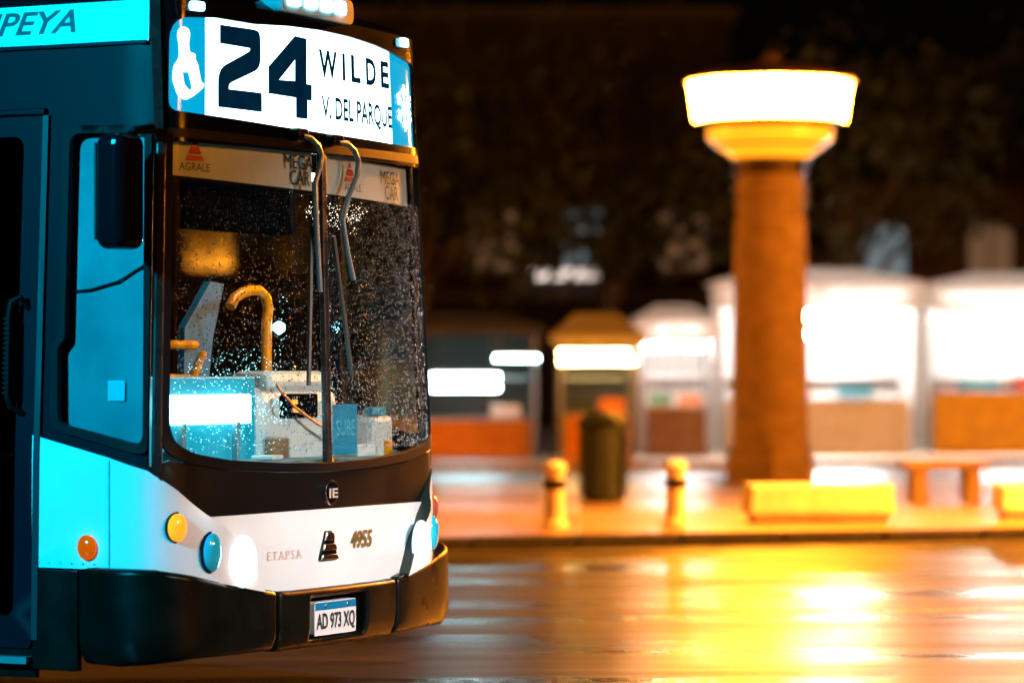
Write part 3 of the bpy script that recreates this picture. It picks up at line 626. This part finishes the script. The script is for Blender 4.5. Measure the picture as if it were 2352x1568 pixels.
# ------------------------------------------------------------------ market stalls on the plaza
def canvas(name, col, var):
    m = mat(name, col, .7, var=var); nt = m.node_tree; b = nt.nodes['Principled BSDF']
    t = nt.nodes.new('ShaderNodeBsdfTranslucent'); t.inputs[0].default_value = (*col, 1); mx = nt.nodes.new('ShaderNodeMixShader'); mx.inputs[0].default_value = .72
    nt.links.new(b.outputs[0], mx.inputs[1]); nt.links.new(t.outputs[0], mx.inputs[2]); nt.links.new(mx.outputs[0], nt.nodes['Material Output'].inputs[0]); return m
canvas_w = canvas('white_canvas', (.8, .77, .74), (3, .9))
canvas_b = canvas('beige_canvas', (.55, .42, .22), (3, .85))
canvas_g = canvas('grey_canvas', (.16, .14, .12), (3, .7))
alu = mat('stall_frame', (.4, .4, .4), .4, metal=.7)
tube_w = mat('tube_white_lit', (.9, .95, 1), .3, emit=(1, .95, .9), es=460)
tube_c = mat('tube_cyan_lit', (.8, .95, 1), .3, emit=(.6, .95, 1), es=60)
tube_y = mat('tube_warm_lit', (1, .8, .5), .3, emit=(1, .68, .22), es=90)
cloth = {'yellow': mat('yellow_cloth', (.75, .4, .02), .7, var=(4, .8)), 'brown': mat('brown_cloth', (.2, .1, .05), .7, var=(4, .7)), 'orange': mat('orange_cloth', (.55, .2, .03), .7, var=(4, .75)),
         'grey': mat('grey_cloth', (.3, .3, .3), .7, var=(4, .7)), 'white': mat('white_cloth', (.7, .68, .65), .7, var=(4, .85))}
def stall(x0, x1, y, d, ztop, zeave, zval, can, cl, ctop, tubes, label, tm=tube_w, ridge=.5, back=None, ends=True):
    w = x1 - x0; r = empty('market_stall', ((x0 + x1) / 2, y, .12)); tag(r, label, 'market stall', 'market stalls on the plaza')
    z = lambda q: q - .12
    for sx in (-1, 1):
        for yy in (.05, d - .05): tube('post', [(sx * (w / 2 - .06), yy, 0), (sx * (w / 2 - .06), yy, z(zeave))], .03, alu, r, 6)
    o = .12; rw = w / 2 * ridge
    V = [(-w / 2 - o, -o, z(zeave)), (w / 2 + o, -o, z(zeave)), (w / 2 + o, d + o, z(zeave)), (-w / 2 - o, d + o, z(zeave)), (-rw, d / 2, z(ztop)), (rw, d / 2, z(ztop))]
    Fs = [(0, 1, 5, 4), (1, 2, 5), (2, 3, 4, 5), (3, 0, 4)]
    n = len(V); V2 = V + [(a, b, c - .025) for a, b, c in V]; F2 = Fs + [tuple(i + n for i in f[::-1]) for f in Fs] + [(i, (i + 1) % 4, n + (i + 1) % 4, n + i) for i in range(4)]
    c = obj('canopy', V2, F2, can, r)
    # scalloped valance in panels
    nv = max(3, int(w / .55))
    for i in range(nv):
        a = -w / 2 - o + (w + 2 * o) * i / nv; b = -w / 2 - o + (w + 2 * o) * (i + 1) / nv
        h = z(zeave) - z(zval)
        prof = [(a + .0006, z(zeave)), (a + .0006, z(zval) + .05), (a + (b - a) * .25, z(zval) + .01), ((a + b) / 2, z(zval)), (a + (b - a) * .75, z(zval) + .01), (b - .0006, z(zval) + .05), (b - .0006, z(zeave))]
        obj('valance', [(p, q, zz) for q in (-o - .004, -o - .016) for p, zz in prof], [tuple(range(7)), tuple(range(7, 14))[::-1]] + [(k, (k + 1) % 7, 7 + (k + 1) % 7, 7 + k) for k in range(7)], can, c)
    box('back_panel', (0, d - .03, z(zeave) / 2 + .02), (w - .1, .03, z(zeave) - .1), back or can, r)
    if ends:
        for sx in (-1, 1): box('side_panel', (sx * (w / 2 - .02), d / 2, z(zeave) / 2 + .05), (.025, d - .25, z(zeave) - .2), back or can, r)
    ct = box('counter', (0, .25, z(ctop) / 2), (w - .25, .55, z(ctop)), cloth[cl], r, b=.02)
    box('counter_top', (0, .25, z(ctop) + .02), (w - .2, .62, .035), alu, ct, b=.005)
    box('shelf', (0, d - .25, z(1.45)), (w - .3, .36, .03), alu, r)
    for tx, tz, tl, rad in tubes:
        f = box('lamp_fitting', (tx, .02, z(tz) + rad + .03), (tl, .07, .04), alu, r)
        tube('light_tube', [(tx - tl / 2, .0, z(tz)), (tx + tl / 2, .0, z(tz))], rad, tm, f, 8)
        for e in (-1, 1): tube('hanger', [(tx + e * tl * .4, .02, z(tz) + rad + .03), (tx + e * tl * .4, .02, z(zeave) + .02)], .008, alu, f, 5)
    return r
S1 = stall(3.55, 6.95, 56, 2.4, 3.36, 3.1, 2.62, canvas_w, 'white', 1.05, [(-.8, 2.86, 1.4, .04), (.8, 2.86, 1.4, .04), (.1, 2.5, 1.5, .06), (.2, 2.2, 1.25, .05)], 'long white canvas market stall with bright tubes, right behind the lantern column', ridge=.45)  # upper tubes added behind the valance to backlight the canvas
S2 = stall(7.2, 11.0, 56.5, 2.4, 3.3, 3.05, 2.6, canvas_w, 'yellow', 1.18, [(-.9, 2.84, 1.5, .04), (.9, 2.84, 1.5, .04), (-.6, 2.45, 1.3, .045), (.9, 2.3, 1.3, .04)], 'white canvas market stall with a yellow cloth counter at the right edge')  # top pair of tubes added so the valance glows from behind
S3 = stall(2.15, 3.4, 55, 2.0, 2.7, 2.44, 2.1, canvas_w, 'brown', .95, [(0, 2.28, .9, .03), (0, 1.98, .9, .03)], 'small white canvas market stall directly left of the lantern column')
S4 = stall(.72, 2.0, 52, 1.8, 2.5, 2.12, 1.96, canvas_b, 'orange', .85, [(-.05, 1.86, 1.1, .028), (.0, 1.72, 1.2, .03)], 'beige canopy market stall lit by two warm tubes', tm=tube_y, ridge=.55, back=canvas_g)
S5 = stall(-2.2, .45, 54, 2.0, 2.55, 2.3, 2.15, canvas_g, 'orange', .75, [(.1, 1.46, 1.1, .04), (.1, 1.3, 1.1, .04), (.95, 1.78, .7, .02)], 'grey canopy market stall with paired cyan tubes, just right of the bus windscreen', tm=tube_c)
# crates and boxes on the counters
crate_cols = {'blue': mat('blue_plastic', (.03, .3, .45), .45), 'orange': mat('orange_plastic', (.7, .22, .02), .45), 'white': mat('white_plastic', (.7, .7, .7), .45), 'dark': mat('dark_plastic', (.03, .04, .05), .5), 'red': mat('red_plastic', (.45, .04, .02), .45), 'green': mat('green_plastic', (.05, .25, .08), .45)}
def crate(x, y, z, w, h, c, label):
    r = empty('crate', (x, y, z)); tag(r, label, 'crate', 'crates on the stall counters'); m = crate_cols[c]; d = .32
    box('base', (0, 0, .012), (w, d, .02), m, r)
    for k in range(2):
        zz = .03 + (h - .03) * (k + .5) / 2; hh = (h - .03) / 2 - .012
        for sy in (-1, 1): box('side_slat', (0, sy * (d / 2 - .01), zz), (w, .018, hh), m, r)
        for sx in (-1, 1): box('end_slat', (sx * (w / 2 - .01), 0, zz), (.018, d - .045, hh), m, r)
for args in ((4.2, 56.2, 1.088, .5, .22, 'orange', 'orange crate on the white counter, left end'), (4.9, 56.2, 1.088, .5, .2, 'white', 'white crate on the white counter of the long stall'), (5.9, 56.2, 1.088, .6, .24, 'blue', 'blue crate on the white counter, right end'),
             (8.1, 56.7, 1.218, .7, .22, 'blue', 'wide blue crate on the yellow counter'), (9.0, 56.7, 1.218, .5, .26, 'red', 'red crate on the yellow counter'), (2.5, 55.2, .988, .4, .2, 'green', 'green crate in the small white stall'), (3.0, 55.2, .988, .4, .18, 'orange', 'orange crate in the small white stall'),
             (1.1, 52.2, .888, .4, .2, 'dark', 'dark crate under the warm tubes of the beige stall'), (1.6, 52.2, .888, .4, .24, 'orange', 'orange crate under the warm tubes of the beige stall'), (-.1, 54.2, .788, .5, .22, 'white', 'white crate on the orange counter under the cyan tubes')):
    crate(*args)

# ------------------------------------------------------------------ trees
bark = mat('bark', (.05, .035, .025), .9, bump=(12, .6, .03))
leafs = [mat('leaf_a', (.02, .027, .01), .7), mat('leaf_b', (.012, .02, .007), .7), mat('leaf_c', (.026, .03, .011), .7)]
def tree(x, y, h, cr, label, nl=2200):
    r = empty('tree', (x, y, .12)); tag(r, label, 'tree', 'plaza trees')
    V, F = [], []
    def add(p, rr):
        v, f = tube_geo(p, rr, 8); b = len(V); V.extend(v); F.extend([tuple(i + b for i in q) for q in f])
    top = Vector((random.uniform(-.3, .3), random.uniform(-.3, .3), h * .62))
    add([(0, 0, 0), (.03, 0, h * .2), (top.x * .5, top.y * .5, h * .42), top], [.24, .18, .15, .09])
    cl = []
    for i in range(9):
        a = 2 * math.pi * i / 9 + random.uniform(-.3, .3); zz = random.uniform(.5, .95) * h; k = random.uniform(.5, .95) * cr
        e = Vector((math.cos(a) * k, math.sin(a) * k, zz)); s0 = Vector((0, 0, h * random.uniform(.3, .5)))
        add([s0, (s0 + e) / 2 + Vector((0, 0, .15)), e], [.08, .05, .02]); cl.append((e, random.uniform(.45, .75) * cr * .75))
    cl.append((Vector((0, 0, h * .95)), cr * .6))
    obj('trunk', V, F, bark, r, smooth=True)
    V, F, mi = [], [], []
    for i in range(nl):
        c, q = random.choice(cl); d = Vector((random.gauss(0, 1), random.gauss(0, 1), random.gauss(0, .8))).normalized() * q * random.uniform(.35, 1.05) ** .6
        p = c + d; n_ = Vector((random.gauss(0, 1), random.gauss(0, 1), random.gauss(0, 1) + .5)).normalized(); x_ = n_.orthogonal().normalized(); y_ = n_.cross(x_); l = random.uniform(.09, .19)
        b = len(V); V += [p - x_ * l, p + y_ * l * .5, p + x_ * l, p - y_ * l * .5]; F.append((b, b + 1, b + 2, b + 3)); mi.append(random.choice((0, 0, 1, 1, 2)))
    me = bpy.data.meshes.new('crown'); me.from_pydata(V, [], F)
    for m in leafs: me.materials.append(m)
    me.polygons.foreach_set('material_index', mi); link(bpy.data.objects.new('crown', me), r)
tree(-1.8, 63, 7.6, 2.9, 'dark tree behind the bus, left of the beige stall')
tree(2.0, 66, 8.0, 3.1, 'dark tree between the bus and lantern column')
tree(6.3, 62, 7.2, 2.6, 'dark tree just right of the lantern column')
tree(12.0, 72, 8.5, 3.2, 'tall dark tree at the right edge behind the stalls')

# ------------------------------------------------------------------ buildings behind
fac1 = mat('render_brown', (.03, .02, .016), .8, var=(1.5, .7)); fac2 = mat('render_pink', (.38, .27, .22), .8, var=(1.5, .75)); trim = mat('facade_trim', (.12, .1, .085), .8)
pane_d = mat('pane_dark', (.01, .012, .015), .1); pane_w = mat('pane_warm_lit', (.3, .2, .1), .3, emit=(1, .55, .28), es=.12); pane_b = mat('pane_cool_lit', (.2, .3, .35), .3, emit=(.5, .75, .85), es=.22)
def building(x0, x1, y, h, dep, m, cols, rows, lit, label, z0=4.1, fh=3.0):
    r = empty('building', ((x0 + x1) / 2, y, .12)); tag(r, label, 'building', 'buildings behind the market'); w = x1 - x0
    box('wall', (0, dep / 2, h / 2), (w, dep, h), m, r)
    box('cornice', (0, dep / 2 - .1, h + .12), (w + .4, dep + .4, .24), trim, r, b=.03); box('string_course', (0, -.05, z0 - .75), (w + .1, .12, .18), trim, r)
    for i in range(cols):
        for j in range(rows):
            cx = -w / 2 + w * (i + .5) / cols; zz = z0 + fh * j
            if zz + 1.6 > h: continue
            f = box('window', (cx, -.03, zz + .7), (1.35, .1, 1.7), trim, r); k = lit.get((i, j))
            for sx in (-1, 1): box('pane', (cx + sx * .31, -.085, zz + .7), (.56, .03, 1.5), {None: pane_d, 'w': pane_w, 'b': pane_b}[k], f)
            box('sill', (cx, -.12, zz - .2), (1.55, .22, .08), trim, f)
    return r
b1 = building(-9, 5.6, 84, 10.5, 12, fac1, 6, 2, {(3, 0): 'w', (4, 0): 'b', (5, 0): 'w', (3, 1): None}, 'long brown building behind the trees with a lit sign strip')
sg = box('shop_sign', (3.1, -.16, 3.9), (1.95, .14, .2), mat('shop_sign_lit', (.9, .9, .9), .3, emit=(1, .82, .72), es=2.4), b1)
b2 = building(8.6, 20, 88, 6.4, 12, fac2, 4, 1, {(0, 0): 'b', (1, 0): 'w', (2, 0): 'w'}, 'low pinkish building at the right behind the stalls', z0=3.9)

# small things in the cab and seams on the panels
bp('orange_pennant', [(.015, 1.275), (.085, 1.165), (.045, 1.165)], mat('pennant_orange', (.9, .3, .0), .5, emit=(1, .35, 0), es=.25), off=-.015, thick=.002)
tube('cable', [(1.55, .47, 1.52), (1.66, .44, 1.42), (1.85, .42, 1.33), (2.05, .4, 1.26), (2.2, .38, 1.19)], .007, mat('red_cable', (.5, .06, .03), .4), bus, 6)
for u, v, z, d, m in ((2.2, .3, 1.39, (.1, .06, .04), crate_cols['blue']), (2.05, .3, 1.2, (.12, .08, .06), plate_w), (1.2, .3, 1.185, (.16, .11, .02), plate_w), (.45, .3, 1.2, (.12, .1, .06), int_blue), (2.28, .28, 1.2, (.05, .05, .09), yellow)):
    box('dash_clutter', (u, v, z), d, m, bus, b=.006, rz=random.uniform(-.4, .4))
for k in (-1, 1):
    f = (lambda q: q) if k < 0 else mir
    bp('panel_seam', f([(-1.452, .73), (-1.448, .73), (-1.448, 1.2), (-1.452, 1.2)]), rubber, off=.0135, thick=.01, step=.2)
    for i in range(6): disc_x('rivet', P(k * (1.83 - .06 * i), .745, .0115), nrm(k * 1.6), .006, .002, steel, bus, n=8, dome=.002)
